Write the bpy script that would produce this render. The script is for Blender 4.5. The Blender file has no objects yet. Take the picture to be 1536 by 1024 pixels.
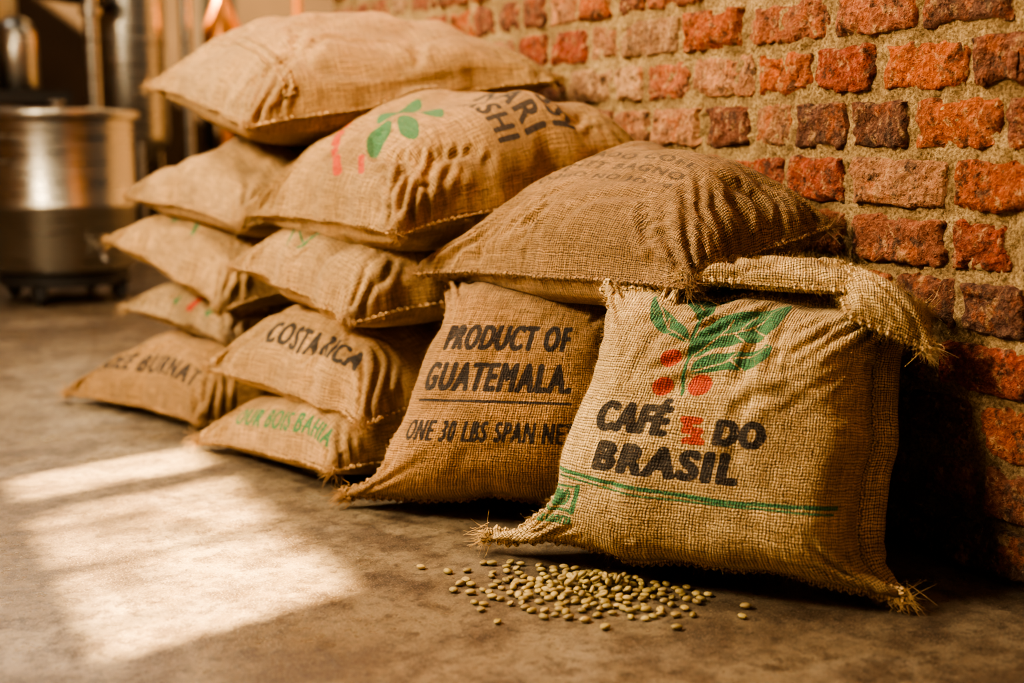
import bpy, math, random, time
import numpy as np
from mathutils import Vector, Matrix
from mathutils.bvhtree import BVHTree
T00=time.time()
random.seed(5); np.random.seed(5)
scene=bpy.context.scene
WALLX=1.58

# ------------------------------------------------------------------ helpers
def lin(r,g,b):
    return tuple(((c/255)/12.92 if c/255<=0.04045 else ((c/255+0.055)/1.055)**2.4) for c in (r,g,b))
def vnoise(P,scale,seed=0):
    P=np.asarray(P,float)*scale+1000.0
    i=np.floor(P).astype(np.int64); f=P-i; f=f*f*(3-2*f)
    def h(ix,iy,iz):
        n=(ix*374761393+iy*668265263+iz*1274126177+seed*982451653)&0xffffffff
        n=((n^(n>>13))*1274126177)&0xffffffff
        n=(n^(n>>16))&0xffffffff
        return n/4294967295.0
    x,y,z=i[...,0],i[...,1],i[...,2]; fx,fy,fz=f[...,0],f[...,1],f[...,2]
    r=0
    for dx in (0,1):
        for dy in (0,1):
            for dz in (0,1):
                w=(fx if dx else 1-fx)*(fy if dy else 1-fy)*(fz if dz else 1-fz)
                r=r+w*h(x+dx,y+dy,z+dz)
    return r*2-1
def build_mesh(name,V,F,attrs=None,mat=None,smooth=True,parent=None):
    V=np.asarray(V,np.float32).reshape(-1,3); F=np.asarray(F,np.int32)
    me=bpy.data.meshes.new(name)
    k=F.shape[1]
    me.vertices.add(len(V)); me.vertices.foreach_set('co',V.ravel())
    me.loops.add(F.size); me.loops.foreach_set('vertex_index',F.ravel())
    me.polygons.add(len(F))
    me.polygons.foreach_set('loop_start',np.arange(0,F.size,k,dtype=np.int32))
    me.polygons.foreach_set('loop_total',np.full(len(F),k,np.int32))
    me.update(calc_edges=True); me.validate()
    me.polygons.foreach_set('use_smooth',np.full(len(me.polygons),smooth))
    for an,(ty,arr) in (attrs or {}).items():
        a=me.attributes.new(an,ty,'POINT')
        a.data.foreach_set('color' if ty=='FLOAT_COLOR' else 'vector',np.asarray(arr,np.float32).ravel())
    ob=bpy.data.objects.new(name,me); scene.collection.objects.link(ob)
    if mat: me.materials.append(mat)
    if parent: ob.parent=parent
    return ob
class Geo:
    def __init__(s): s.V=[];s.F=[];s.n=0
    def add(s,V,F):
        V=np.asarray(V,float).reshape(-1,3); F=np.asarray(F,int)
        s.V.append(V); s.F.append(F+s.n); s.n+=len(V)
    def box(s,a,b,bev=0):
        x0,y0,z0=a;x1,y1,z1=b
        s.add([(x0,y0,z0),(x1,y0,z0),(x1,y1,z0),(x0,y1,z0),(x0,y0,z1),(x1,y0,z1),(x1,y1,z1),(x0,y1,z1)],
              [(0,3,2,1),(4,5,6,7),(0,1,5,4),(1,2,6,5),(2,3,7,6),(3,0,4,7)])
    def lathe(s,prof,c=(0,0,0),n=48,axis=None):
        prof=np.array(prof,float); m=len(prof)
        th=np.linspace(0,2*math.pi,n,endpoint=False)
        V=np.zeros((m,n,3)); V[:,:,0]=prof[:,None,0]*np.cos(th); V[:,:,1]=prof[:,None,0]*np.sin(th); V[:,:,2]=prof[:,None,1]
        V=V.reshape(-1,3)
        if axis is not None:
            R=np.array(Vector((0,0,1)).rotation_difference(Vector(axis)).to_matrix()); V=V@R.T
        V=V+np.array(c)
        F=[]
        for i in range(m-1):
            for j in range(n):
                F.append((i*n+j,i*n+(j+1)%n,(i+1)*n+(j+1)%n,(i+1)*n+j))
        s.add(V,F)
    def tube(s,path,r,n=12):
        path=np.array(path,float); m=len(path)
        t=np.gradient(path,axis=0); t/=np.linalg.norm(t,axis=1,keepdims=True)+1e-9
        up=np.array([0.13,0.21,0.97]); b=np.cross(t,up); b/=np.linalg.norm(b,axis=1,keepdims=True)+1e-9
        u=np.cross(b,t); th=np.linspace(0,2*math.pi,n,endpoint=False)
        rr=np.broadcast_to(np.asarray(r,float),(m,))
        V=path[:,None]+rr[:,None,None]*(b[:,None]*np.cos(th)[None,:,None]+u[:,None]*np.sin(th)[None,:,None])
        F=[(i*n+j,i*n+(j+1)%n,(i+1)*n+(j+1)%n,(i+1)*n+j) for i in range(m-1) for j in range(n)]
        s.add(V,F)
    def obj(s,name,mat,smooth=True,parent=None):
        ob=build_mesh(name,np.concatenate(s.V),np.concatenate(s.F),None,mat,smooth,parent)
        if smooth:
            try:
                ob.data.set_sharp_from_angle(angle=math.radians(40))
            except Exception: pass
        return ob

# ------------------------------------------------------------------ node utils
class NT:
    def __init__(s,name):
        s.m=bpy.data.materials.new(name); s.m.use_nodes=True; s.t=s.m.node_tree; s.t.nodes.clear()
        s.out=s.t.nodes.new('ShaderNodeOutputMaterial'); s.b=s.t.nodes.new('ShaderNodeBsdfPrincipled')
        s.t.links.new(s.b.outputs[0],s.out.inputs[0])
    def set(s,sock,v):
        if isinstance(v,bpy.types.NodeSocket): s.t.links.new(v,sock)
        else:
            if hasattr(sock.default_value,'__len__'):
                if len(sock.default_value)==4 and not hasattr(v,'__len__'): v=(v,v,v,1)
                elif len(sock.default_value)==4 and len(v)==3: v=(*v,1)
                elif len(sock.default_value)==3 and not hasattr(v,'__len__'): v=(v,v,v)
            sock.default_value=v
    def math(s,op,a,b=0.0,c=None,clamp=False):
        n=s.t.nodes.new('ShaderNodeMath'); n.operation=op; n.use_clamp=clamp
        s.set(n.inputs[0],a); s.set(n.inputs[1],b)
        if c is not None: s.set(n.inputs[2],c)
        return n.outputs[0]
    def vmath(s,op,a,b=(0,0,0)):
        n=s.t.nodes.new('ShaderNodeVectorMath'); n.operation=op
        s.set(n.inputs[0],a); s.set(n.inputs[1],b); return n.outputs[0]
    def attr(s,name,out='Vector'):
        n=s.t.nodes.new('ShaderNodeAttribute'); n.attribute_name=name; return n.outputs[out]
    def geo(s): return s.t.nodes.new('ShaderNodeNewGeometry').outputs['Position']
    def noise(s,vec,scale,detail=3,rough=.55,out='Fac',dist=0):
        n=s.t.nodes.new('ShaderNodeTexNoise'); s.set(n.inputs['Vector'],vec)
        n.inputs['Scale'].default_value=scale; n.inputs['Detail'].default_value=detail; n.inputs['Roughness'].default_value=rough
        n.inputs['Distortion'].default_value=dist
        return n.outputs[out]
    def voro(s,vec,scale,out='Distance',feat='F1'):
        n=s.t.nodes.new('ShaderNodeTexVoronoi'); n.feature=feat; s.set(n.inputs['Vector'],vec); n.inputs['Scale'].default_value=scale
        return n.outputs[out]
    def mix(s,f,a,b,mode='MIX'):
        n=s.t.nodes.new('ShaderNodeMix'); n.data_type='RGBA'; n.blend_type=mode
        s.set(n.inputs[0],f); s.set(n.inputs[6],a); s.set(n.inputs[7],b); return n.outputs[2]
    def ss(s,v,lo,hi,a=0.0,b=1.0):
        n=s.t.nodes.new('ShaderNodeMapRange'); n.interpolation_type='SMOOTHSTEP'
        s.set(n.inputs[0],v); n.inputs[1].default_value=lo; n.inputs[2].default_value=hi; n.inputs[3].default_value=a; n.inputs[4].default_value=b
        return n.outputs[0]
    def sep(s,v):
        n=s.t.nodes.new('ShaderNodeSeparateXYZ'); s.set(n.inputs[0],v); return n.outputs
    def bump(s,h,strength,dist,normal=None):
        n=s.t.nodes.new('ShaderNodeBump'); s.set(n.inputs['Height'],h); n.inputs['Strength'].default_value=strength; n.inputs['Distance'].default_value=dist
        if normal is not None: s.t.links.new(normal,n.inputs['Normal'])
        return n.outputs[0]
    def fin(s,col,rough=.8,metal=0,normal=None,spec=.5):
        s.set(s.b.inputs['Base Color'],col); s.set(s.b.inputs['Roughness'],rough); s.set(s.b.inputs['Metallic'],metal)
        s.b.inputs['Specular IOR Level'].default_value=spec
        if normal is not None: s.t.links.new(normal,s.b.inputs['Normal'])
        return s.m

def burlap(name,base,period=.0044,ink=.93,speck=0.0):
    n=NT(name); fab=n.attr('fab')
    d=n.noise(fab,60,3,out='Color'); d=n.vmath('SUBTRACT',d,(.5,.5,.5)); d=n.vmath('MULTIPLY',d,(.0075,.0075,0))
    v=n.vmath('ADD',fab,d); x,y,z=n.sep(v)
    k=math.pi/period
    a=n.math('ABSOLUTE',n.math('SINE',n.math('MULTIPLY',x,k)))
    b=n.math('ABSOLUTE',n.math('SINE',n.math('MULTIPLY',y,k)))
    h=n.math('POWER',n.math('MULTIPLY',a,b),.6)
    tx=n.noise(n.vmath('MULTIPLY',v,(240,16,1)),1,2,.6)
    ty=n.noise(n.vmath('MULTIPLY',v,(16,240,1)),1,2,.6)
    th=n.ss(n.math('ADD',tx,ty),.74,1.26)
    cell=n.noise(fab,230,2,.6)
    h2=n.math('MULTIPLY',h,n.math('ADD',n.math('MULTIPLY',cell,1.2),n.math('ADD',n.math('MULTIPLY',th,.36),.16)))
    big=n.noise(fab,6,5,.65)
    dark=tuple(c*.20 for c in base); hi=tuple(min(1,c*1.38) for c in base)
    mid=n.mix(th,tuple(c*.74 for c in base),hi)
    mid=n.mix(n.ss(big,.34,.64),n.mix(.6,mid,tuple(c*.56 for c in base)),mid)
    col=n.mix(n.ss(h2,.12,.60),dark,mid)
    gap=n.math('MULTIPLY',n.ss(n.noise(fab,120,3,.7),.46,.62),n.ss(h2,.45,.2))
    col=n.mix(n.math('MULTIPLY',gap,.8),col,tuple(c*.07 for c in base))
    if speck>0:
        sp=n.ss(n.noise(fab,190,3,.7),.63-.04*speck,.71)
        col=n.mix(n.math('MULTIPLY',sp,.7),col,tuple(c*.10 for c in base))
    ik=n.attr('ink','Color'); r,g,bb=n.sep(ik)
    br=n.math('MULTIPLY',n.math('SUBTRACT',n.noise(fab,150,4,.7),.5),1.2)
    def f(m):
        q=n.math('ADD',n.math('MULTIPLY',m,n.math('ADD',n.math('MULTIPLY',h2,.5),.52)),n.math('MULTIPLY',br,m))
        return n.math('MULTIPLY',n.ss(q,.28,.60),ink)
    col=n.mix(f(g),col,n.mix(h2,(.012,.05,.025),(.05,.30,.13)))
    col=n.mix(f(bb),col,n.mix(h2,(.14,.015,.01),(.82,.10,.05)))
    col=n.mix(f(r),col,n.mix(h2,(.006,.006,.007),(.050,.048,.050)))
    hb=n.math('ADD',h2,n.math('MULTIPLY',n.noise(fab,600,2),.35))
    nor=n.bump(n.noise(fab,24,4),.55,.007)
    nor=n.bump(hb,.95,.0021,nor)
    n.b.inputs['Sheen Weight'].default_value=.12
    return n.fin(col,.92,0,nor,.15)

# ------------------------------------------------------------------ ink canvas
class Canvas:
    def __init__(s,L,W,res=900):
        s.L,s.W,s.res=L,W,res; s.M=np.zeros((3,int(W*res)+1,int(L*res)+1),np.float32)
    def _tris(s,T,mask):
        H,Wd=mask.shape
        for t in T*s.res:
            x0,y0=np.floor(t.min(0)).astype(int); x1,y1=np.ceil(t.max(0)).astype(int)
            x0=max(x0,0);y0=max(y0,0);x1=min(x1,Wd-1);y1=min(y1,H-1)
            if x1<x0 or y1<y0: continue
            X,Y=np.meshgrid(np.arange(x0,x1+1),np.arange(y0,y1+1))
            def e(a,b): return (b[0]-a[0])*(Y-a[1])-(b[1]-a[1])*(X-a[0])
            e0,e1,e2=e(t[0],t[1]),e(t[1],t[2]),e(t[2],t[0])
            mask[y0:y1+1,x0:x1+1]|=((e0>=0)&(e1>=0)&(e2>=0))|((e0<=0)&(e1<=0)&(e2<=0))
    def text(s,body,cx,cy,w,h,ch=0,rot=0,bold=1,warp=None):
        cu=bpy.data.curves.new('t','FONT'); cu.body=body; cu.space_character=1.22; ob=bpy.data.objects.new('t',cu); scene.collection.objects.link(ob)
        bpy.context.view_layer.update()
        me=bpy.data.meshes.new_from_object(ob); me.calc_loop_triangles()
        V=np.array([v.co[:2] for v in me.vertices]); I=np.array([t.vertices[:] for t in me.loop_triangles])
        bpy.data.objects.remove(ob); bpy.data.curves.remove(cu); bpy.data.meshes.remove(me)
        if len(V)==0: return
        mn,mx=V.min(0),V.max(0); V=(V-(mn+mx)/2)/(mx-mn)*np.array([w,h])
        r=math.radians(rot); R=np.array([[math.cos(r),math.sin(r)],[-math.sin(r),math.cos(r)]])
        V=V@R+np.array([cx,cy])
        mask=np.zeros(s.M.shape[1:],bool); s._tris(V[I],mask)
        for bi in range(bold):
            m=mask.copy()
            if rot==0 or bi%2==0:
                m[:,1:]|=mask[:,:-1]; m[:,:-1]|=mask[:,1:]
            if rot!=0 or bi%2==0:
                m[1:]|=mask[:-1]; m[:-1]|=mask[1:]
            mask=m
        s.M[ch][mask]=1
    def _pm(s,pts):
        H,Wd=s.M.shape[1:]; Y,X=np.mgrid[0:H,0:Wd]; P=np.array(pts)*s.res; c=np.zeros((H,Wd),bool)
        for i in range(len(P)):
            (xa,ya),(xb,yb)=P[i-1],P[i]
            if ya==yb: continue
            c^=((ya>Y)!=(yb>Y))&(X<(xb-xa)*(Y-ya)/(yb-ya)+xa)
        return c
    def poly(s,pts,ch,v=1,smooth=True):
        if smooth:
            P=np.array(pts,float)
            for _ in range(2):
                Q=np.roll(P,-1,0); P=np.stack([P*.75+Q*.25,P*.25+Q*.75],1).reshape(-1,2)
            pts=P
        s.M[ch][s._pm(pts)]=v
    def stroke(s,pts,wd,ch,v=1):
        H,Wd=s.M.shape[1:]; Y,X=np.mgrid[0:H,0:Wd]; X=X/s.res;Y=Y/s.res
        for (xa,ya),(xb,yb) in zip(pts[:-1],pts[1:]):
            dx,dy=xb-xa,yb-ya; t=np.clip(((X-xa)*dx+(Y-ya)*dy)/(dx*dx+dy*dy+1e-12),0,1)
            s.M[ch][(X-xa-t*dx)**2+(Y-ya-t*dy)**2<(wd/2)**2]=v
    def disc(s,c,r,ch): s.stroke([c,(c[0]+1e-5,c[1])],2*r,ch)
    def sample(s,fa,fb):
        M=s.M.copy(); B=(M*2+np.roll(M,1,1)+np.roll(M,-1,1)+np.roll(M,1,2)+np.roll(M,-1,2))/6
        H,Wd=B.shape[1:]
        xi=np.clip(fa,0,1)*(Wd-1); yi=np.clip(fb,0,1)*(H-1)
        x0=np.minimum(xi.astype(int),Wd-2);fx=(xi-x0)[:,None]; y0=np.minimum(yi.astype(int),H-2);fy=(yi-y0)[None,:]
        g=lambda dy,dx:B[:,y0+dy][:,:,x0+dx].transpose(0,2,1)
        return g(0,0)*(1-fx)*(1-fy)+g(0,1)*fx*(1-fy)+g(1,0)*(1-fx)*fy+g(1,1)*fx*fy

# ------------------------------------------------------------------ sacks
colliders=[]
def collide(P,eps=.0025):
    sh=P.shape; Q=P.reshape(-1,3)
    for bv,mn,mx in colliders:
        idx=np.nonzero(((Q>mn)&(Q<mx)).all(1))[0]
        for i in idx:
            p=Vector(Q[i]); r=bv.find_nearest(p,.16)
            if r[0] is not None:
                d=(p-r[0]).dot(r[1])
                if d<eps: Q[i]=r[0]+r[1]*eps
    Q[:,2]=np.maximum(Q[:,2],.004); Q[:,0]=np.minimum(Q[:,0],WALLX-.035)
    return Q.reshape(sh)
def crm(n,k):
    m=(n-1)*k+1; A=np.zeros((m,n))
    for r in range(m):
        i=min(r//k,n-2); t=r/k-i
        w=[-.5*t**3+t*t-.5*t,1.5*t**3-2.5*t*t+1,-1.5*t**3+2*t*t+.5*t,.5*t**3-.5*t*t]
        for o,wv in zip((-1,0,1,2),w):
            j=i+o
            if j<0: A[r,0]+=2*wv; A[r,1]-=wv
            elif j>=n: A[r,n-1]+=2*wv; A[r,n-2]-=wv
            else: A[r,j]+=wv
    return A
def gridF(idx):
    return np.stack([idx[:-1,:-1],idx[1:,:-1],idx[1:,1:],idx[:-1,1:]],-1).reshape(-1,4)
def blur(D,n):
    for _ in range(n):
        E=D.copy(); E[:,1:-1]=(D[:,:-2]+2*D[:,1:-1]+D[:,2:])/4; D=E.copy()
        D[:,:,1:-1]=(E[:,:,:-2]+2*E[:,:,1:-1]+E[:,:,2:])/4
    return D
def fibers(O,D,L,r,rng):
    m=len(O); D=D/np.linalg.norm(D,axis=1,keepdims=True)
    bend=rng.normal(size=(m,3))*.45; A=np.cross(D,[.3,.5,.8]); A/=np.linalg.norm(A,axis=1,keepdims=True)+1e-9; B=np.cross(D,A)
    V=np.zeros((m,4,3,3))
    for q,t in enumerate((0,.35,.7,1.)):
        c=O+(D*t+bend*t*t)*L[:,None]; rr=r*(1-.7*t)
        for j in range(3):
            a=j*2.094; V[:,q,j]=c+(A*math.cos(a)+B*math.sin(a))*rr
    base=(np.arange(m)*12)[:,None]
    F=[]
    for q in range(3):
        for j in range(3):
            F.append(np.stack([base[:,0]+q*3+j,base[:,0]+q*3+(j+1)%3,base[:,0]+(q+1)*3+(j+1)%3,base[:,0]+(q+1)*3+j],-1))
    return V.reshape(-1,3),np.concatenate(F)

def sack(name,c,N,up,dn,mat,k=2,p=3.2,q=.5,ins=(.06,.06),insp=4.,stretch=1.018,canvas=None,seed=0,step=.0105,iters=110,
         seam=.0048,fuzz=1600,tufts=(0,1,2,3),parent=None,noisea=.009,pull=.07,extra=None,back_wide=0,collider=True,excess=.36,lump=.21,crease=.013,inl=0,inr=0):
    rng=np.random.default_rng(seed)
    c=np.array(c,float); N=np.array(N,float); N/=np.linalg.norm(N)
    L=(np.linalg.norm(c[1]-c[0])+np.linalg.norm(c[2]-c[3]))/2; W=(np.linalg.norm(c[3]-c[0])+np.linalg.norm(c[2]-c[1]))/2
    nu=max(12,int(L*1.15/step)); nv=max(12,int(W*1.15/step))
    su=np.linspace(-1,1,nu); sv=np.linspace(-1,1,nv)
    su=.62*su+.38*np.sin(math.pi*su/2); sv=.62*sv+.38*np.sin(math.pi*sv/2)
    S,T=np.meshgrid(su,sv,indexing='ij')
    i0_=ins[0]+np.where(S<0,inl,inr)*(1-T)/2
    S2=S*(1-i0_*(1-np.abs(T)**insp)*np.abs(S)**1.5); T2=T*(1-ins[1]*(1-np.abs(S)**insp)*np.abs(T)**1.5)
    wob=.014
    S2=S2+wob/L*2*vnoise(np.stack([T*W*6,S*0+seed,np.sign(S)*3],-1),1.3,seed)*np.abs(S)**3*(1-T**4)
    T2=T2+wob/W*2*vnoise(np.stack([S*L*6,S*0+seed+9,np.sign(T)*3],-1),1.3,seed)*np.abs(T)**3*(1-S**4)
    a=((S2+1)/2)[...,None]; b=((T2+1)/2)[...,None]
    base=c[0]*(1-a)*(1-b)+c[1]*a*(1-b)+c[2]*a*b+c[3]*(1-a)*b
    H=np.clip((1-np.abs(S)**p)*(1-np.abs(T)**p),0,1)**q
    qv=np.stack([S*L/2+seed*7,T*W/2,S*0],-1)
    nl=vnoise(qv,5,seed); nl2=vnoise(qv+5,12,seed)
    wq=qv+.04*np.stack([vnoise(qv,9,seed+3),vnoise(qv,9,seed+4),S*0],-1)
    cr=np.exp(-(vnoise(wq+3,7,seed+5)/.10)**2)*np.clip(vnoise(qv,4,seed+8)+.5,0,1)
    cr+=.6*np.exp(-(vnoise(wq+13,11,seed+6)/.12)**2)*np.clip(vnoise(qv+7,5,seed+9)+.2,0,1)
    # tension folds fanning out from the corners
    fan=0
    for sx in (-1,1):
        for sy in (-1,1):
            dx=(S-sx)*L/2; dy=(T-sy)*W/2; rr_=np.hypot(dx,dy); an=np.arctan2(dy,dx)
            fan=fan+np.sin(an*rng.uniform(9,13)+rng.uniform(0,6))*np.exp(-((rr_-.10)/.07)**2)*(.5+.5*vnoise(qv+sx*3+sy*5,8,seed))
    edge=np.minimum(1,H*1.5)
    Pt=np.stack([base+N*(up*H*(1+lump*nl+lump*.4*nl2)-(crease*cr+crease*.35*fan)*edge)[...,None], base-N*(dn*H)[...,None]])
    if back_wide:
        sd=(c[1]-c[0])/np.linalg.norm(c[1]-c[0])
        prof=np.where(S>0,np.abs(S)**2*np.clip(1-np.abs(S)**6,0,1)**.5,0)*np.clip(1-np.abs(T)**6,0,1)**.5
        Pt[1]+=sd*(back_wide*prof)[...,None]
    d0=np.linalg.norm(np.diff(Pt,axis=1),axis=3); d1=np.linalg.norm(np.diff(Pt,axis=2),axis=3)
    cu=d0[0,:,nv//2].sum(); cv=d1[0,nu//2].sum()
    fa=np.concatenate([[0],np.cumsum(d0[0,:,nv//2])])/cu; fb=np.concatenate([[0],np.cumsum(d1[0,nu//2])])/cv
    r0=((1-excess)*d0+excess*np.maximum(d0,d0[:,:,nv//2][:,:,None]))*stretch
    r1=((1-excess)*d1+excess*np.maximum(d1,d1[:,nu//2,:][:,None,:]))*stretch
    r0[:,:,0]=d0[:,:,0]*.98; r0[:,:,-1]=d0[:,:,-1]*.98; r1[:,0]=d1[:,0]*.98; r1[:,-1]=d1[:,-1]*.98
    CU=np.concatenate([np.zeros((2,1,nv)),np.cumsum(r0,1)],1); CV=np.concatenate([np.zeros((2,nu,1)),np.cumsum(r1,2)],2)
    P=Pt.copy()
    n3=np.stack([vnoise(qv+i*9.,16,seed+i) for i in range(3)],-1)
    n3b=np.stack([vnoise(qv+i*9.+50,16,seed+i) for i in range(3)],-1)
    P[0]+=n3*noisea*edge[...,None]; P[1]+=n3b*noisea*edge[...,None]
    P=collide(P)
    bm=np.zeros((nu,nv),bool); bm[0]=bm[-1]=True; bm[:,0]=bm[:,-1]=True
    cons=[]
    for (di,dj),w in [((1,0),1.),((0,1),1.),((1,1),.35),((1,-1),.35),((2,0),.30),((0,2),.30),((3,0),.2),((0,3),.2)]:
        if dj>=0: sa=(slice(None),slice(0,nu-di),slice(0,nv-dj)); sb=(slice(None),slice(di,None),slice(dj,None))
        else: sa=(slice(None),slice(0,nu-di),slice(-dj,None)); sb=(slice(None),slice(di,None),slice(0,nv+dj))
        R=0
        if di: R=R+(CU[:,di:]-CU[:,:-di])[:,:,sa[2]]**2
        if dj: 
            dv=CV[:,:,abs(dj):]-CV[:,:,:-abs(dj)]; R=R+dv[:,sa[1],:]**2
        cons.append((di,dj,w,sa,sb,np.sqrt(R)[...,None]))
    for it in range(iters):
        acc=np.zeros_like(P)
        for di,dj,w,sa,sb,R in cons:
            d=P[sb]-P[sa]; l=np.linalg.norm(d,axis=3,keepdims=True)+1e-9
            if di>1 or dj>1: w=w*np.where(l<R*.96,1,0)
            cc=d*((l-R)/l)*.5*w
            acc[sa]+=cc; acc[sb]-=cc
        P+=acc*.36
        gu=np.gradient(P,axis=1); gv=np.gradient(P,axis=2); nn=np.cross(gu,gv); nn/=np.linalg.norm(nn,axis=3,keepdims=True)+1e-9; nn[1]*=-1
        P+=nn*.00010
        D=blur(Pt-P,3); P+=D*pull
        P=P*.93+blur(P.copy(),1)*.07
        av=(P[0]+P[1])/2
        P[0][bm]=av[bm]; P[1][bm]=av[bm]
        for (i,j),cc_ in (((0,0),c[0]),((-1,0),c[1]),((-1,-1),c[2]),((0,-1),c[3])):
            P[:,i,j]=P[:,i,j]*.3+cc_*.7
        if it%28==27 or it==iters-1:
            P=collide(P); av=(P[0]+P[1])/2; P[0][bm]=av[bm]; P[1][bm]=av[bm]
    idx0=np.arange(nu*nv).reshape(nu,nv); idx1=idx0.copy(); idx1[~bm]=nu*nv+np.arange((~bm).sum())
    if collider:
        Vc=np.concatenate([P[0].reshape(-1,3),P[1][~bm]]); Fc=np.concatenate([gridF(idx0),gridF(idx1)[:,::-1]])
        colliders.append((BVHTree.FromPolygons([tuple(v) for v in Vc],[tuple(int(x) for x in f) for f in Fc]),Vc.min(0)-.003,Vc.max(0)+.003))
    A=crm(nu,k); B=crm(nv,k); m,n=A.shape[0],B.shape[0]
    Hh=np.einsum('ai,pijc,bj->pabc',A,P,B,optimize=True)
    fah=np.interp(np.linspace(0,nu-1,m),np.arange(nu),fa); fbh=np.interp(np.linspace(0,nv-1,n),np.arange(nv),fb)
    bh=np.zeros((m,n),bool); bh[0]=bh[-1]=True; bh[:,0]=bh[:,-1]=True
    i0=np.arange(m*n).reshape(m,n); i1=i0.copy(); i1[~bh]=m*n+np.arange((~bh).sum())
    U,Vv=np.meshgrid(fah*cu,fbh*cv,indexing='ij')
    fab=np.stack([U,Vv,U*0+seed],-1)
    V=[Hh[0].reshape(-1,3),Hh[1][~bh]]; F=[gridF(i0),gridF(i1)[:,::-1]]; FA=[fab.reshape(-1,3),fab[~bh]+[0,0,5]]
    ink=np.zeros((m,n,4)); ink[...,3]=1
    if canvas is not None: ink[...,:3]=canvas.sample(fah,fbh).transpose(1,2,0)
    IK=[ink.reshape(-1,4),np.tile([0,0,0,1.],((~bh).sum(),1))]
    cnt=m*n+(~bh).sum()
    def addg(Vx,Fx,fx,ix=None):
        nonlocal cnt
        V.append(Vx);F.append(Fx+cnt);FA.append(fx);IK.append(np.tile([0,0,0,1.],(len(Vx),1)) if ix is None else ix); cnt+=len(Vx)
    loop=np.concatenate([Hh[0][:-1,0],Hh[0][-1,:-1],Hh[0][::-1,-1][:-1],Hh[0][0,::-1][:-1]])
    def rope(path,closed,r0):
        d=np.linalg.norm(np.diff(np.vstack([path,path[:1]]) if closed else path,axis=0),axis=1)
        s_=np.concatenate([[0],np.cumsum(d)]); tot=s_[-1]; pts=np.vstack([path,path[:1]]) if closed else path
        mm=int(tot/.0028); q_=np.linspace(0,tot,mm,endpoint=not closed)
        pth=np.stack([np.interp(q_,s_,pts[:,i]) for i in range(3)],-1)
        for _ in range(3):
            pth=(np.roll(pth,1,0)+2*pth+np.roll(pth,-1,0))/4 if closed else np.vstack([pth[:1],(pth[:-2]+2*pth[1:-1]+pth[2:])/4,pth[-1:]])
        tg=(np.roll(pth,-1,0)-np.roll(pth,1,0)) if closed else np.gradient(pth,axis=0)
        tg/=np.linalg.norm(tg,axis=1,keepdims=True)+1e-9
        bb=np.cross(tg,N); bb/=np.linalg.norm(bb,axis=1,keepdims=True)+1e-9; uu=np.cross(bb,tg)
        nth=8; th=np.linspace(0,2*math.pi,nth,endpoint=False)
        rr=r0*(1+.34*np.sin(2*math.pi*q_[:,None]/.015+th[None]))*(1+.4*vnoise(np.stack([q_*50,q_*0+seed,q_*0],-1),1,3))[:,None]
        Vx=pth[:,None]+rr[...,None]*(bb[:,None]*np.cos(th)[None,:,None]*1.3+uu[:,None]*np.sin(th)[None,:,None])
        M_=len(pth); ids=np.arange(M_*nth).reshape(M_,nth)
        if closed: ids=np.vstack([ids,ids[:1]])
        ids=np.hstack([ids,ids[:,:1]])
        fx=np.stack([np.repeat(q_[:,None],nth,1),np.tile(th*r0*.9,(M_,1)),np.full((M_,nth),9.)],-1)
        Vx[...,2]=np.maximum(Vx[...,2],.001)
        addg(Vx.reshape(-1,3),gridF(ids)[:,::-1],fx.reshape(-1,3))
    if seam>0: rope(loop,True,seam)
    if extra:
        for (pa,pb) in extra:
            t=np.linspace(0,1,120); ia=np.clip(((pa[0]+(pb[0]-pa[0])*t)*(m-1)).astype(int),0,m-1); ib=np.clip(((pa[1]+(pb[1]-pa[1])*t)*(n-1)).astype(int),0,n-1)
            rope(Hh[0][ia,ib],False,.0035)
    gu=np.gradient(Hh,axis=1); gv=np.gradient(Hh,axis=2); nn=np.cross(gu,gv); nn/=np.linalg.norm(nn,axis=3,keepdims=True)+1e-9; nn[1]*=-1
    def clampf(Vx):
        Vx[:,2]=np.maximum(Vx[:,2],.001); Vx[:,0]=np.minimum(Vx[:,0],WALLX-.02); return Vx
    if fuzz:
        ii=rng.integers(1,m-1,fuzz); jj=rng.integers(1,n-1,fuzz)
        O=Hh[0,ii,jj]; D=nn[0,ii,jj]*.5+rng.normal(size=(fuzz,3))*.5
        Vx,Fx=fibers(O,D,rng.uniform(.003,.011,fuzz),.00024,rng); addg(clampf(Vx),Fx,np.full((len(Vx),3),.002))
        fs=int(fuzz*1.2); ii=rng.integers(0,len(loop),fs); cen=loop.mean(0)
        O=loop[ii]; D=(O-cen); D/=np.linalg.norm(D,axis=1,keepdims=True); D=D+rng.normal(size=(fs,3))*.7
        Vx,Fx=fibers(O,D,rng.uniform(.006,.016,fs),.0003,rng); addg(clampf(Vx),Fx,np.full((len(Vx),3),.002))
    cs=[Hh[0][0,0],Hh[0][-1,0],Hh[0][-1,-1],Hh[0][0,-1]]; cen=loop.mean(0)
    for t_ in tufts:
        nf=110; o=cs[t_]; out=(o-cen); out/=np.linalg.norm(out)
        O=o+rng.normal(size=(nf,3))*.007-out*.006; D=out+rng.normal(size=(nf,3))*.5+np.array([0,0,-.2])
        Vx,Fx=fibers(O,D,rng.uniform(.010,.028,nf),.0008,rng); addg(clampf(Vx),Fx,np.full((len(Vx),3),.002))
    ob=build_mesh(name,np.concatenate(V),np.concatenate(F),{'fab':('FLOAT_VECTOR',np.concatenate(FA)),'ink':('FLOAT_COLOR',np.concatenate(IK))},mat,True,parent)
    return ob

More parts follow.
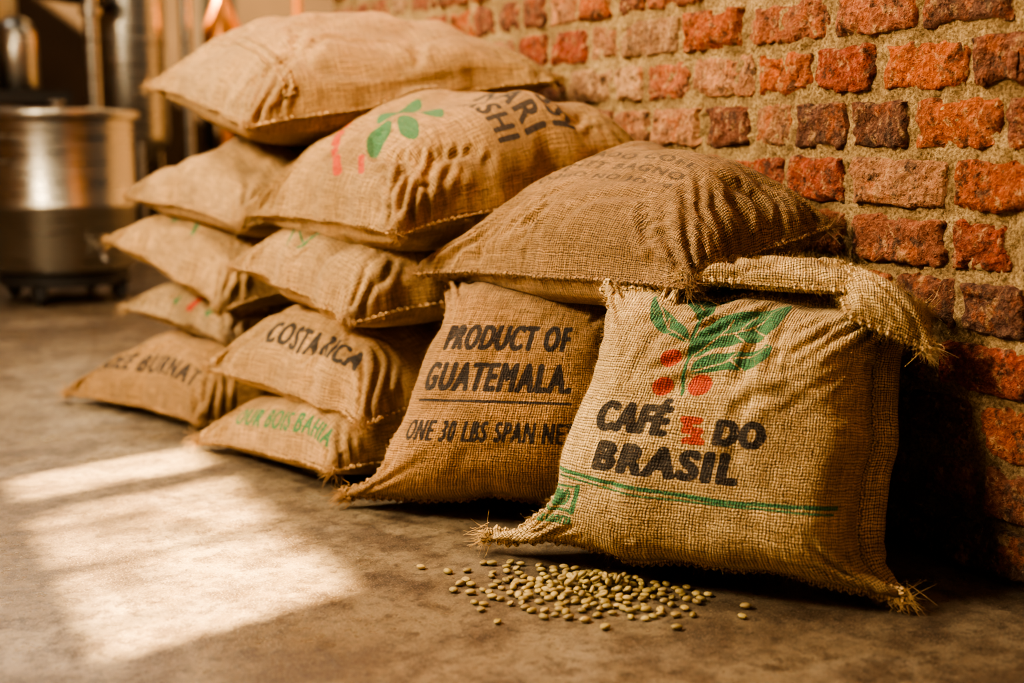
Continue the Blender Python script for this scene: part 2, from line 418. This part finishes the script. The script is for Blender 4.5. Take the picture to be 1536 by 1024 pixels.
mA=burlap('burlap_tan',lin(198,158,110))
mB=burlap('burlap_golden',lin(228,189,133),period=.0047)
mC=burlap('burlap_brown',lin(186,144,97),speck=.6)
mD=burlap('burlap_dark',lin(176,138,95),speck=1.0,ink=.60)
mE=burlap('burlap_light',lin(200,166,123))
mF=burlap('burlap_tan_faded_ink',lin(194,154,105),ink=.88)
Z=(0,0,1)
# -- far column
cv=Canvas(.95,.60); cv.text("GREE BURNAT",.105,.31,.33,.050,0,-90,2)
sack('burlap_sack',[(.72,2.95,.03),(1.48,2.98,.05),(1.48,3.5,.05),(.50,3.47,.03)],Z,.17,.03,mC,canvas=cv,seed=1,k=4)
cv=Canvas(.9,.6)
cv.stroke([(.10,.30),(.16,.22)],.025,2); cv.stroke([(.05,.36),(.12,.34)],.02,1); cv.stroke([(.08,.22),(.13,.16)],.02,2); cv.stroke([(.04,.28),(.09,.26)],.02,2); cv.stroke([(.04,.2),(.06,.18)],.02,1)
sack('burlap_sack',[(.80,2.98,.22),(1.48,2.98,.24),(1.48,3.45,.24),(.66,3.45,.25)],Z,.11,.06,mE,canvas=cv,seed=2,noisea=.016,stretch=1.06,k=3,lump=.3,crease=.022)
cv=Canvas(.95,.6); cv.stroke([(.13,.40),(.2,.36),(.26,.42)],.018,1); cv.stroke([(.2,.36),(.12,.3)],.012,1)
sack('burlap_sack',[(.77,2.93,.30),(1.48,2.95,.42),(1.48,3.45,.42),(.625,3.46,.43)],Z,.15,.07,mA,canvas=cv,seed=3,k=3)
sack('burlap_sack',[(.82,2.88,.50),(1.48,2.92,.58),(1.48,3.45,.58),(.675,3.46,.545)],Z,.15,.08,mA,seed=4)
# -- near column
cv=Canvas(.95,.6); cv.text("OUR BOIS BAHIA",.078,.27,.36,.044,1,-90,2)
sack('burlap_sack',[(.81,2.28,.06),(1.48,2.28,.06),(1.48,2.82,.05),(.675,2.78,.03)],Z,.16,.05,mA,canvas=cv,seed=5,k=4)
cv=Canvas(.95,.6); cv.text("COSTA RICA",.125,.265,.28,.064,0,-90,3)
sack('burlap_sack',[(.865,2.26,.15),(1.48,2.27,.24),(1.48,2.82,.24),(.705,2.78,.19)],Z,.17,.06,mA,canvas=cv,seed=6,step=.0095,k=4)
cv=Canvas(.95,.6); cv.stroke([(.10,.40),(.16,.44),(.22,.44),(.26,.40)],.007,1); cv.stroke([(.12,.36),(.20,.30),(.24,.22),(.26,.14)],.007,1); cv.stroke([(.16,.44),(.14,.36),(.18,.33)],.006,1)
sack('burlap_sack',[(.855,2.30,.345),(1.48,2.27,.42),(1.48,2.82,.42),(.775,2.80,.415)],Z,.14,.07,mA,canvas=cv,seed=7,k=3)
cv=Canvas(.95,.7)
for i,tx in enumerate(("ARSHI","NARI","AVSSI")): cv.text(tx,.555+.080*(i-1),.21,.19,.060,0,-90,3)
for ang,cx_,cy_ in ((20,.24,.29),(60,.30,.25),(10,.33,.34),(70,.39,.28),(35,.41,.38)):
    r_=math.radians(ang); q_=[(-.06,0),(-.02,.028),(.035,.025),(.065,0),(.02,-.022),(-.02,-.02)]
    cv.poly([(cx_+x*math.cos(r_)-y*math.sin(r_),cy_+x*math.sin(r_)+y*math.cos(r_)) for x,y in q_],1)
for q_ in ((.12,.33),(.17,.38),(.22,.42),(.14,.27),(.28,.44)): cv.stroke([q_,(q_[0]+.035,q_[1]+.022)],.022,2)
sack('burlap_sack',[(.935,2.24,.52),(1.53,2.22,.62),(1.50,2.84,.66),(.815,2.82,.53)],Z,.19,.09,mF,canvas=cv,seed=8,k=4,step=.0105)
# -- top
sack('burlap_sack',[(.80,2.74,.72),(1.48,2.58,.83),(1.50,3.3,.88),(.745,3.42,.83)],Z,.155,.10,mF,seed=9,extra=[((.17,.03),(.17,.97)),((.20,.03),(.20,.97))],k=3)
# -- guatemala
cv=Canvas(.60,.55,1100)
cv.text("PRODUCT OF",.262,.345,.255,.043,0,0,4); cv.text("GUATEMALA.",.262,.275,.285,.048,0,0,4); cv.stroke([(.12,.233),(.41,.233)],.006,0)
cv.text("ONE 30 LBS SPAN NET",.272,.183,.30,.034,0,0,2)
Ng=np.array([-.62,-.74,.22])
sack('burlap_sack',[(.81,2.215,.025),(1.28,1.87,.03),(1.36,1.99,.43),(1.05,2.24,.43)],Ng,.14,.10,mC,canvas=cv,seed=10,k=4,step=.0095,ins=(.14,.03),insp=6,lump=.12,crease=.010,inl=.10)
# -- sack with small print
cv=Canvas(.70,.6,1100)
for i,tx in enumerate(("ODGO NO JO 70","STNET BAGNO","GRADO COFE")): cv.text(tx,.27+i*.045,.30,.27,.024,0,-90,2)
sack('burlap_sack',[(1.225,1.685,.46),(1.53,1.70,.545),(1.53,2.24,.60),(.985,2.26,.44)],Z,.13,.08,mD,canvas=cv,seed=11,k=4,step=.0095,lump=.24,crease=.013,noisea=.010,stretch=1.02)
# -- brasil
Lb,Wb=.60,.54
cv=Canvas(Lb,Wb,1300)
def D(x,y):
    y2=np.interp(y,[400,420,440,480,522,568,632,680,722,775,885],[385,410,440,515,566,608,663,703,737,782,885])+12*max(0,min(1,(880-y)/200))
    s_=np.interp(y,[450,545,620,680,730,780],[-40,-8,10,25,12,14]); x2=1050+(x-1050)*.88+s_
    return ((x2-838)/462*Lb,(885-y2)/455*Wb)
def Dp(pts): return [D(*p_) for p_ in pts]
def txt(b,x0,y0,x1,y1,ch,bold):
    a_=D(x0,y1); b_=D(x1,y0); cv.text(b,(a_[0]+b_[0])/2,(a_[1]+b_[1])/2,abs(b_[0]-a_[0]),b_[1]-a_[1],ch,0,bold)
txt("CAFÉ",910,590,1018,641,0,7); txt("DO",1070,612,1138,646,0,7); txt("BRASIL",922,660,1100,702,0,7)
for yy in (615,630,645): cv.stroke(Dp([(1032,yy),(1052,yy)]),.011,2)
cv.stroke(Dp([(1034,618),(1050,644)]),.010,2)
cv.stroke(Dp([(858,712),(950,722),(1100,730),(1245,726)]),.0060,1); cv.stroke(Dp([(870,722),(1000,735),(1240,735)]),.003,1)
txt("CURRO",852,744,900,770,1,3); cv.stroke(Dp([(840,738),(912,738)]),.004,1); cv.stroke(Dp([(840,777),(912,777)]),.004,1); cv.stroke(Dp([(912,738),(912,777)]),.010,1)
txt("PRIX E SOLOTTA",842,786,915,798,1,2)
leaf1=[(1040,505),(1052,478),(1080,464),(1120,462),(1150,452),(1180,440),(1172,468),(1150,488),(1110,500),(1070,505),(1045,525)]
leaf2=[(1036,545),(1046,525),(1075,512),(1110,510),(1165,492),(1152,518),(1120,533),(1080,538),(1045,545)]
leaf3=[(1040,500),(1032,478),(1012,470),(985,458),(968,436),(970,462),(982,482),(1005,492),(1030,498)]
leaf4=[(1046,470),(1030,458),(1008,440),(1000,424),(1025,422),(1050,428),(1062,448),(1062,462)]
leaf5=[(1052,424),(1068,420),(1086,434),(1080,448),(1066,446)]
for lf in (leaf1,leaf2,leaf3,leaf4,leaf5): cv.poly(Dp(lf),1)
for vn in ([(1045,515),(1080,490),(1120,480),(1172,448)],[(1080,490),(1095,470)],[(1110,482),(1128,464)],[(1100,485),(1118,498)],[(1130,476),(1148,486)],
           [(1042,542),(1090,524),(1155,500)],[(1090,524),(1105,512)],[(1095,522),(1112,532)],
           [(1036,497),(1005,482),(975,448)],[(1005,482),(1003,470)],[(1015,487),(1000,493)],[(1054,466),(1035,445),(1010,428)]):
    cv.stroke(Dp(vn),.0028,1,0)
cv.stroke(Dp([(1028,580),(1029,550),(1038,520),(1042,490),(1050,460)]),.006,1)
for c_,r_ in (((1013,522),.0165),((1001,568),.0165),((1052,562),.019)): cv.disc(D(*c_),r_,2)
Nb=np.array([-.79,-.58,.16])
last=sack('burlap_sack',[(.925,1.85,.03),(1.355,1.315,.025),(1.515,1.50,.425),(1.140,1.815,.450)],Nb,.135,.12,mB,canvas=cv,seed=12,k=5,step=.0095,ins=(.16,.03),insp=8,fuzz=3500,p=3.3,back_wide=.085,tufts=(0,1),lump=.12,crease=.010,inl=.17,inr=.05)
sack('folded_mouth',[(1.23,1.71,.468),(1.43,1.50,.458),(1.53,1.62,.468),(1.34,1.82,.478)],(-.3,-.2,1),.038,.02,mB,seed=13,k=3,step=.008,parent=last,noisea=.014,stretch=1.06,crease=.014,lump=.3,p=2.4)
sack('folded_corner',[(1.39,1.485,.425),(1.475,1.405,.375),(1.54,1.48,.42),(1.45,1.59,.485)],(-.3,-.5,.8),.042,.02,mB,seed=14,k=3,step=.007,parent=last,noisea=.010,stretch=1.06,p=2.2,tufts=(1,2),crease=.010)

# ------------------------------------------------------------------ brick wall
def brickwall():
    rng=np.random.default_rng(3)
    V=[];F=[];C=[];cnt=0
    pal=[lin(200,102,56),lin(170,72,48),lin(186,108,76),lin(200,142,104),lin(204,158,118),lin(140,80,60),lin(112,70,56),lin(196,94,50),lin(160,92,68)]
    pw=np.array([.16,.14,.16,.13,.08,.13,.07,.07,.08])
    ch=.096; bh=.083
    for r in range(27):
        z0=r*ch+.0065
        y=.2-rng.uniform(0,.2)
        hdr=(r%3==1)
        while y<4.3:
            Lr=(rng.uniform(.11,.15) if (rng.random()<(.75 if hdr else .22)) else rng.uniform(.18,.225))
            y1=min(y+Lr,4.32)
            near=y<3.4
            m,n=(34,17) if near else (12,6)
            a=np.linspace(-1,1,m);b=np.linspace(-1,1,n)
            A,B=np.meshgrid(a,b,indexing='ij')
            A2=np.sign(A)*np.abs(A)**.8; B2=np.sign(B)*np.abs(B)**.8
            e=np.maximum(np.abs(A2)**9,np.abs(B2)**5)
            ring=(np.abs(A)>.999)|(np.abs(B)>.999)
            sq=1-.07*(np.abs(A2)**4*np.abs(B2)**4)
            Y=(y+y1)/2+A2*sq*(y1-y)/2; Zz=z0+bh/2+B2*sq*bh/2
            P=np.stack([Y*0+WALLX-.002,Y,Zz],-1)
            out=rng.uniform(-.004,.007)
            q=np.stack([Y*0+r,Y,Zz],-1)
            dep=out+.004*vnoise(q,30,1)+.003*vnoise(q,80,2)+.0015*vnoise(q,170,3)
            P[...,0]-=dep; P[...,0]+=.0055*e
            P[...,1]+=(.0045*vnoise(q,28,5)+.004*vnoise(q,75,15))*(np.abs(A)>.5); P[...,2]+=(.004*vnoise(q,28,6)+.0036*vnoise(q,75,16))*(np.abs(B)>.4)
            chip=np.clip(vnoise(q,18,8)-.22,0,1)*(e>.2)*.03; P[...,0]+=chip
            scar=np.exp(-(vnoise(q+4,12,18)/.07)**2)*np.clip(vnoise(q,9,19),0,1)*.008; P[...,0]+=scar
            P[...,0][ring]=WALLX+.022
            i=np.arange(m*n).reshape(m,n)+cnt
            V.append(P.reshape(-1,3)); F.append(gridF(i)[:,::-1])
            zc=z0; w=pw.copy()
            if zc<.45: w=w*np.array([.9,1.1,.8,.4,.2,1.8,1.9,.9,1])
            if y>2.0: w=w*np.array([.9,.6,1.3,1.7,1.4,.7,.3,.6,1])
            w/=w.sum()
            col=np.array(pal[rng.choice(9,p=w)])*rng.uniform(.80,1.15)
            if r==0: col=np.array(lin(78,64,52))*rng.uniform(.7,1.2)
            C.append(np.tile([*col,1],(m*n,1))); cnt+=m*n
            y=y1+rng.uniform(.011,.019)
    n=NT('weathered_brick'); g=n.geo(); bc=n.attr('bcol','Color')
    big=n.noise(g,14,5,.65); fine=n.noise(g,110,4,.7)
    col=n.mix(n.ss(big,.40,.60),bc,n.mix(.5,bc,lin(118,64,46)))
    col=n.mix(n.ss(n.noise(n.vmath('ADD',g,(9,1,4)),20,5,.7),.52,.64,0,.55),col,lin(198,102,56))
    col=n.mix(n.ss(n.noise(g,38,5,.75),.53,.64,0,.65),col,lin(212,168,122))
    col=n.mix(n.ss(n.noise(n.vmath('ADD',g,(3,7,1)),30,5,.75),.52,.63,0,.8),col,lin(68,46,38))
    col=n.mix(n.ss(fine,.35,.75),n.mix(.45,col,(.05,.03,.02)),n.mix(.12,col,(.9,.64,.4)))
    pit=n.ss(n.voro(g,150),.05,.3)
    h=n.math('ADD',n.math('MULTIPLY',fine,1.0),n.math('ADD',n.math('MULTIPLY',pit,.25),n.math('MULTIPLY',big,1.2)))
    nor=n.bump(h,1.0,.012)
    mat=n.fin(col,.9,0,nor,.2)
    ys=np.arange(.2,4.33,.006); zs=np.arange(0,2.60,.006); Y,Zz=np.meshgrid(ys,zs,indexing='ij')
    q=np.stack([Y*0,Y,Zz],-1)
    X=WALLX+.006-.004*vnoise(q,22,11)-.004*vnoise(q,70,12)-.003*vnoise(q,140,13)
    P=np.stack([X,Y,Zz],-1); i=np.arange(X.size).reshape(X.shape)
    n=NT('lime_mortar'); g=n.geo()
    s1=n.noise(g,180,4,.75); s2=n.noise(g,12,4)
    col2=n.mix(n.ss(s1,.3,.7),lin(114,90,62),lin(210,178,132)); col2=n.mix(n.ss(s2,.4,.65,0,.5),col2,lin(116,90,64))
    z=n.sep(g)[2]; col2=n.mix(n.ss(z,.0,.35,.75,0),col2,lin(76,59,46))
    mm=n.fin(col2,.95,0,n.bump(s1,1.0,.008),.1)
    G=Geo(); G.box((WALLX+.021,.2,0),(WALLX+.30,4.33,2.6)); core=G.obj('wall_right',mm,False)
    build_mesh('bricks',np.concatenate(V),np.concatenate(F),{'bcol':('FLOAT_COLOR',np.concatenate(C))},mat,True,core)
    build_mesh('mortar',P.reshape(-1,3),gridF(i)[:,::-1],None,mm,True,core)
brickwall()

# ------------------------------------------------------------------ floor
n=NT('polished_concrete'); g=n.geo()
a=n.noise(g,1.6,6,.6); b=n.noise(g,7,6,.65); c_=n.noise(g,45,5,.7)
col=n.mix(n.ss(a,.35,.65),lin(90,75,58),lin(130,115,94))
col=n.mix(n.ss(b,.44,.60,0,.8),col,lin(72,58,44))
col=n.mix(n.ss(n.noise(n.vmath('ADD',g,(4,2,0)),3.2,6,.7),.5,.66,0,.55),col,lin(148,134,114))
col=n.mix(n.ss(n.noise(n.vmath('ADD',g,(1,8,0)),14,7,.75),.50,.62,0,.6),col,lin(58,45,34))
col=n.mix(n.ss(c_,.48,.66,0,.6),col,lin(48,38,30))
col=n.mix(n.ss(n.noise(g,300,3,.65),.54,.66,0,.5),col,lin(184,165,138))
col=n.mix(n.ss(n.noise(n.vmath('ADD',g,(5,5,0)),120,4,.75),.59,.68,0,.6),col,lin(38,30,24))
rough=n.ss(n.math('ADD',n.math('MULTIPLY',b,.6),n.math('MULTIPLY',c_,.4)),.35,.65,.24,.52)
nor=n.bump(n.math('ADD',n.math('MULTIPLY',c_,.7),n.math('ADD',b,n.math('MULTIPLY',n.noise(g,300,3),.22))),.50,.004)
mfl=n.fin(col,rough,0,nor,.5)
G=Geo(); G.box((-2.3,-2,-.06),(5.5,10.1,0)); G.obj('floor',mfl,False)

# ------------------------------------------------------------------ other walls
n=NT('dark_plaster'); g=n.geo(); mdk=n.fin(n.mix(n.noise(g,2,4),lin(50,38,30),lin(84,66,50)),.8)
G=Geo(); G.box((-2.3,10,0),(5.5,10.1,4.2)); G.obj('wall_back',mdk,False)
G=Geo(); G.box((5.5,4.2,0),(5.6,10.1,4.2)); G.obj('wall_far_side',mdk,False)
n=NT('painted_plaster'); mpl=n.fin(n.mix(n.noise(n.geo(),3,4),lin(140,116,88),lin(165,140,108)),.85)
G=Geo(); wy0,wy1,wz0,wz1=1.05,2.12,1.86,2.22
xw0,xw1=-2.3,-2.2
G.box((xw0,-2,0),(xw1,wy0,4.4)); G.box((xw0,wy1,0),(xw1,10.1,4.4)); G.box((xw0,wy0,0),(xw1,wy1,wz0)); G.box((xw0,wy0,wz1),(xw1,wy1,4.4)); G.obj('wall_left',mpl,False)
n=NT('window_frame_paint'); mwf=n.fin(n.mix(n.noise(n.geo(),20,3),(.05,.045,.04),(.08,.07,.06)),.5)
G=Geo(); G.box((-2.27,1.82,wz0),(-2.23,1.92,wz1)); G.box((-2.27,1.44,wz0),(-2.23,1.455,wz1)); G.obj('window_1',mwf,False)
# unseen foliage added outside the window, placed to dapple the sun
rng=np.random.default_rng(21); G=Geo()
for i in range(170):
    cx=-2.95+rng.normal()*.10
    cy=rng.uniform(.70,2.05); tt=rng.random()
    cz=(2.745 if tt<.42 else 2.385)+rng.normal()*.032+.05*math.sin(cy*7)
    if tt>=.74: q_=rng.random(); cy=1.66-.5*q_+rng.normal()*.025; cz=2.42+.31*q_+rng.normal()*.018
    a=rng.normal(size=3); a/=np.linalg.norm(a); bb=np.cross(a,rng.normal(size=3)); bb/=np.linalg.norm(bb)
    L_=rng.uniform(.025,.05); c0=np.array([cx,cy,cz])
    G.add([c0-a*L_,c0-a*.2*L_+bb*L_*.45,c0+a*L_,c0-a*.2*L_-bb*L_*.45],[(0,1,2,3)])
n=NT('dapple_leaf'); ml=n.fin(n.mix(n.noise(n.geo(),6,2),(.03,.10,.02),(.06,.16,.04)),.6)
dapple_leaves=G.obj('dapple_leaves',ml,False)
G=Geo(); G.tube([(-2.95,.1,2.5),(-2.95,.7,2.76),(-2.95,1.4,2.80),(-2.95,2.2,2.82)],[.03,.014,.009,.004]); G.tube([(-2.95,.1,0),(-2.95,.1,1.2),(-2.95,.1,2.6)],[.06,.05,.03])
n=NT('dapple_bark'); tr=G.obj('dapple_tree',n.fin(n.mix(n.noise(n.geo(),30,4),(.05,.03,.02),(.12,.08,.05)),.9),True); dapple_leaves.parent=tr
G=Geo(); G.box((-4.5,-2,-.06),(-2.31,10.1,-.005)); n=NT('garden_soil'); G.obj('ground',n.fin(n.mix(n.noise(n.geo(),10,4),(.04,.03,.02),(.09,.07,.04)),.95),False)

# ------------------------------------------------------------------ beans
def beans():
    rng=np.random.default_rng(8)
    nu_,nv_=14,9
    th=np.linspace(0,2*math.pi,nu_,endpoint=False); ph=np.linspace(-math.pi/2,math.pi/2,nv_)
    PH,TH=np.meshgrid(ph,th,indexing='ij')
    X=np.cos(PH)*np.cos(TH);Y=np.cos(PH)*np.sin(TH);Zb=np.sin(PH)
    bs=np.stack([X*.0082,Y*.0060,Zb*.0046],-1)
    top=Zb>0; bs[...,2]=np.where(top,bs[...,2]*.75-.0016*np.exp(-(Y/.22)**2)*(np.abs(X)<.9),bs[...,2])
    ids=np.arange(nu_*nv_).reshape(nv_,nu_); ids=np.hstack([ids,ids[:,:1]]); Fb=gridF(ids)[:,::-1]
    cx,cy=1.0,1.615; R=np.array([.884,-.468]); Fw=np.array([.468,.884])
    placed=[]; V=[];F=[];C=[];cnt=0
    def tryput(x,y,lvl):
        for (a,b,l) in placed:
            if l==lvl and (a-x)**2+(b-y)**2<.0134**2: return False
        placed.append((x,y,lvl)); return True
    for lvl,(num,sr,sf) in enumerate(((900,.075,.05),(260,.045,.036),(60,.025,.018))):
        for _ in range(num):
            u,v=rng.normal()*sr,rng.normal()*sf
            if lvl==0 and len(placed)>180: break
            if lvl==0 and abs(u)>.22: continue
            x=cx+R[0]*u+Fw[0]*v; y=cy+R[1]*u+Fw[1]*v
            if (x-1.0)*-.81+(y-1.77)*-.59<.02: continue
            if lvl>0:
                if math.hypot(u/.09,v/.07)>1-.25*lvl or sum(1 for (a,b,l) in placed if l==lvl-1 and (a-x)**2+(b-y)**2<.018**2)<3: continue
            tryput(x,y,lvl)
    for x,y in ((.80,1.83),(.83,1.79),(1.13,1.41),(1.02,1.42),(.93,1.47),(1.10,1.50),(.90,1.80),(1.16,1.44),(.84,1.74),(.87,1.70),(1.07,1.45),(.86,1.78),(1.0,1.47)): tryput(x,y,0)
    for x,y,l in placed:
        az=rng.uniform(0,6.28); flip=rng.random()<.55
        Rm=Matrix.Rotation(az,3,'Z')@Matrix.Rotation((math.pi if flip else 0)+rng.normal()*(.15+.3*l),3,'X')@Matrix.Rotation(rng.normal()*(.06+.25*l),3,'Y')
        P=(bs.reshape(-1,3)*rng.uniform(.85,1.12))@np.array(Rm).T
        P[:,2]-=P[:,2].min(); P+=np.array([x,y,.0003+l*.0072]); V.append(P);F.append(Fb+cnt);cnt+=len(P)
        c0=np.array(lin(188,165,108))*rng.uniform(.60,1.12)*np.array([1,rng.uniform(.95,1.03),rng.uniform(.8,1.1)]); C.append(np.tile([*c0,1],(len(P),1)))
    n=NT('green_coffee'); bc=n.attr('bcol','Color'); g=n.geo()
    m=n.fin(n.mix(n.noise(g,300,3),n.mix(.5,bc,lin(110,90,50)),bc),.5,0,n.bump(n.noise(g,500,2),.2,.001),.4)
    build_mesh('coffee_beans',np.concatenate(V),np.concatenate(F),{'bcol':('FLOAT_COLOR',np.concatenate(C))},m)
beans()

# ------------------------------------------------------------------ background equipment
n=NT('brushed_steel'); g=n.geo(); st=n.noise(n.vmath('MULTIPLY',g,(3,3,60)),1,4,.6)
msteel=n.fin(n.mix(st,(.20,.18,.152),(.36,.33,.28)),n.ss(st,.3,.7,.25,.42),1.0)
n=NT('black_iron'); miron=n.fin(n.mix(n.noise(n.geo(),8,3),(.015,.013,.012),(.04,.035,.03)),.55,.3)
n=NT('copper'); mcop=n.fin(n.mix(n.noise(n.geo(),8,3),(.40,.15,.05),(.55,.23,.08)),.4,1.0)
n=NT('caster_rubber'); mrub=n.fin(n.mix(n.noise(n.geo(),30,3),(.02,.02,.02),(.05,.045,.04)),.7)
def empty(name):
    e=bpy.data.objects.new(name,None); scene.collection.objects.link(e); return e
kx,ky=.85,5.75
e=empty('steel_kettle'); G=Geo()
G.lathe([(0,.13),(.26,.13),(.295,.145),(.31,.18),(.31,.40),(.313,.405),(.313,.42),(.31,.425),(.31,.77),(.335,.775),(.34,.79),(.335,.805),(.29,.812),(.20,.818),(.10,.82),(.0,.822)],(kx,ky,0),64)
G.lathe([(0,.82),(.02,.82),(.02,.835),(.035,.84),(.035,.85),(0,.855)],(kx,ky,0),24)
G.tube([(kx-.24,ky-.22,.60),(kx-.27,ky-.26,.60),(kx-.27,ky-.26,.70),(kx-.24,ky-.22,.70)],.010)
G.tube([(kx+.1,ky-.29,.24),(kx+.1,ky-.37,.24),(kx+.1,ky-.37,.2)],.016)
G.obj('body',msteel,True,e)
G=Geo(); W=Geo()
for i in range(4):
    a=math.radians(45+90*i+10); x,y=kx+.24*math.cos(a),ky+.24*math.sin(a)
    G.tube([(x,y,.17),(x,y,.085)],.03); G.box((x-.028,y-.04,.03),(x-.014,y+.04,.10)); G.box((x+.014,y-.04,.03),(x+.028,y+.04,.10))
    W.lathe([(0,-.013),(.036,-.013),(.042,-.008),(.042,.008),(.036,.013),(0,.013)],(x,y,.043),20,(1,0,0))
G.lathe([(.10,.08),(.27,.08),(.27,.13),(.10,.13),(.10,.08)],(kx,ky,0),40)
G.obj('legs',miron,True,e); W.obj('casters',mrub,True,e)
e=empty('fermentation_tank'); tx,ty=1.50,7.4; G=Geo()
G.lathe([(0,.5),(.05,.5),(.19,.66),(.20,.70),(.20,1.2),(.205,1.205),(.205,1.23),(.20,1.235),(.20,2.3),(.15,2.42),(0,2.46)],(tx,ty,0),48)
for a in (0.5,2.6,4.7): G.tube([(tx+.17*math.cos(a),ty+.17*math.sin(a),.8),(tx+.21*math.cos(a),ty+.21*math.sin(a),0)],.02)
G.tube([(1.79,7.3,0),(1.79,7.3,1.2),(1.79,7.3,2.45)],.028,16)
G.obj('tank_body',msteel,True,e)
e=empty('steel_tank'); tx,ty=.62,7.9; G=Geo()
G.lathe([(0,.4),(.30,.45),(.36,.55),(.36,1.6),(.365,1.61),(.365,1.65),(.36,1.66),(.36,2.3),(.25,2.45),(0,2.5)],(tx,ty,0),48)
for a in (0.5,2.6,4.7): G.tube([(tx+.3*math.cos(a),ty+.3*math.sin(a),.6),(tx+.3*math.cos(a),ty+.3*math.sin(a),0)],.025)
G.obj('tank_body',msteel,True,e)
G=Geo(); G.tube([(.7,6.9,2.6),(.75,6.9,1.75),(.80,6.9,1.55),(.92,6.9,1.45),(1.1,6.9,1.42),(1.25,7.0,1.42),(1.32,7.25,1.42)],.055,20); G.lathe([(.075,-.02),(.075,.02)],(.76,6.9,1.9),20); G.obj('exhaust_duct',miron)
G=Geo(); G.tube([(1.15,6.55,0),(1.15,6.55,.9),(1.15,6.55,2.6)],.034,18); G.lathe([(.034,1.28),(.052,1.285),(.052,1.315),(.034,1.32)],(1.15,6.55,0),20); G.lathe([(.034,.58),(.052,.585),(.052,.615),(.034,.62)],(1.15,6.55,0),20); G.obj('steel_standpipe',msteel)
e=empty('work_table'); G=Geo(); G.box((.0,6.6,.86),(1.05,7.3,.92)); G.box((.03,6.63,.3),(1.02,7.27,.33))
for x in (.04,.98):
    for y in (6.65,7.22): G.box((x,y,0),(x+.05,y+.05,.86))
G.obj('frame',miron,False,e)
G=Geo(); G.lathe([(0,.925),(.14,.925),(.15,.94),(.15,1.12),(.155,1.125),(.14,1.14),(0,1.15)],(.50,6.9,0),32)
G.lathe([(0,.925),(.09,.925),(.10,.94),(.10,1.22),(.07,1.28),(.03,1.3),(0,1.3)],(.86,7.0,0),32)
G.lathe([(0,.34),(.16,.34),(.17,.36),(.17,.66),(.15,.68),(0,.69)],(.78,6.95,0),32); G.obj('pots',msteel,True,e)
e=empty('copper_pipe_stand'); G=Geo(); tx,ty=2.0,7.3
G.lathe([(0,1.0),(.08,1.0),(.11,1.06),(.11,1.3),(.06,1.42),(.025,1.5),(.025,2.2)],(tx,ty,0),32); G.tube([(tx,ty,1.0),(tx,ty,0)],.03); G.tube([(tx,ty,1.8),(tx+.4,ty,1.8),(tx+.45,ty,1.7),(tx+.45,ty,0)],.025)
G.obj('pipes',mcop,True,e)
e=empty('storage_rack'); G=Geo()
for x in (2.3,3.3):
    for y in (8.3,8.9): G.box((x,y,0),(x+.07,y+.07,2.4))
for z in (.3,1.0,1.7,2.3): G.box((2.3,8.3,z),(3.37,8.97,z+.05))
G.obj('frame',miron,False,e)
G=Geo()
for i,(x,z,r,h) in enumerate(((2.5,.35,.12,.4),(2.9,.35,.15,.5),(2.55,1.05,.13,.35),(3.0,1.05,.15,.45),(2.8,1.75,.16,.4))): G.lathe([(0,z),(r,z),(r,z+h*.9),(r*.8,z+h),(0,z+h)],(x,8.6,0),24)
G.obj('drums',msteel,True,e)

# ------------------------------------------------------------------ lights
def look(ob,t): ob.rotation_euler=(Vector(t)-ob.location).to_track_quat('-Z','Y').to_euler()
s=bpy.data.lights.new('sun','SUN'); s.energy=105; s.angle=.016; s.color=(1,.72,.38); so=bpy.data.objects.new('sun',s); scene.collection.objects.link(so)
so.rotation_euler=Vector((1,.25,-.75)).to_track_quat('-Z','Y').to_euler(); so.location=(-4,1,4)
def area(name,loc,t,sx,sy,e,col):
    l=bpy.data.lights.new(name,'AREA'); l.shape='RECTANGLE'; l.size=sx; l.size_y=sy; l.energy=e; l.color=col
    o=bpy.data.objects.new(name,l); scene.collection.objects.link(o); o.location=loc; look(o,t); return o
area('added_key_light',(-1.6,2.6,2.3),(1.25,2.1,.45),.8,.8,195,(1,.84,.59))  # added area lamp as soft key, inside the room and off the window opening
area('high_back_fill',(.2,6.6,3.6),(.4,2.2,0),1.8,1.0,62,(1,.94,.86))  # added area lamp for floor sheen and rim light, no window stands there
area('added_wall_wash',(.1,3.0,2.9),(1.58,3.1,1.2),.6,.6,78,(1,.83,.57))  # unseen lamp added to brighten the upper brick wall
area('added_background_lamp',(3.2,6.0,3.6),(1.0,7.5,.8),1.0,1.0,34,(1,.83,.61))  # unseen lamp added to put light on the steel equipment
w=bpy.data.worlds.new('world'); scene.world=w; w.use_nodes=True; w.node_tree.nodes['Background'].inputs[0].default_value=(.95,.85,.71,1); w.node_tree.nodes['Background'].inputs[1].default_value=.22

# ------------------------------------------------------------------ camera
cam=bpy.data.cameras.new('camera'); co=bpy.data.objects.new('camera',cam); scene.collection.objects.link(co); scene.camera=co
cam.sensor_width=36; cam.lens=36*1900/1536; co.location=(0,0,.7)
yaw=math.radians(27.9); pit=math.radians(9.18)
d=Vector((math.sin(yaw)*math.cos(pit),math.cos(yaw)*math.cos(pit),-math.sin(pit))); co.rotation_euler=d.to_track_quat('-Z','Y').to_euler()
cam.dof.use_dof=True; cam.dof.focus_distance=2.10; cam.dof.aperture_fstop=1.8
try:
    scene.view_settings.view_transform='AgX'; scene.view_settings.look='AgX - High Contrast'
except Exception as ex: print(ex)
print('total',time.time()-T00)
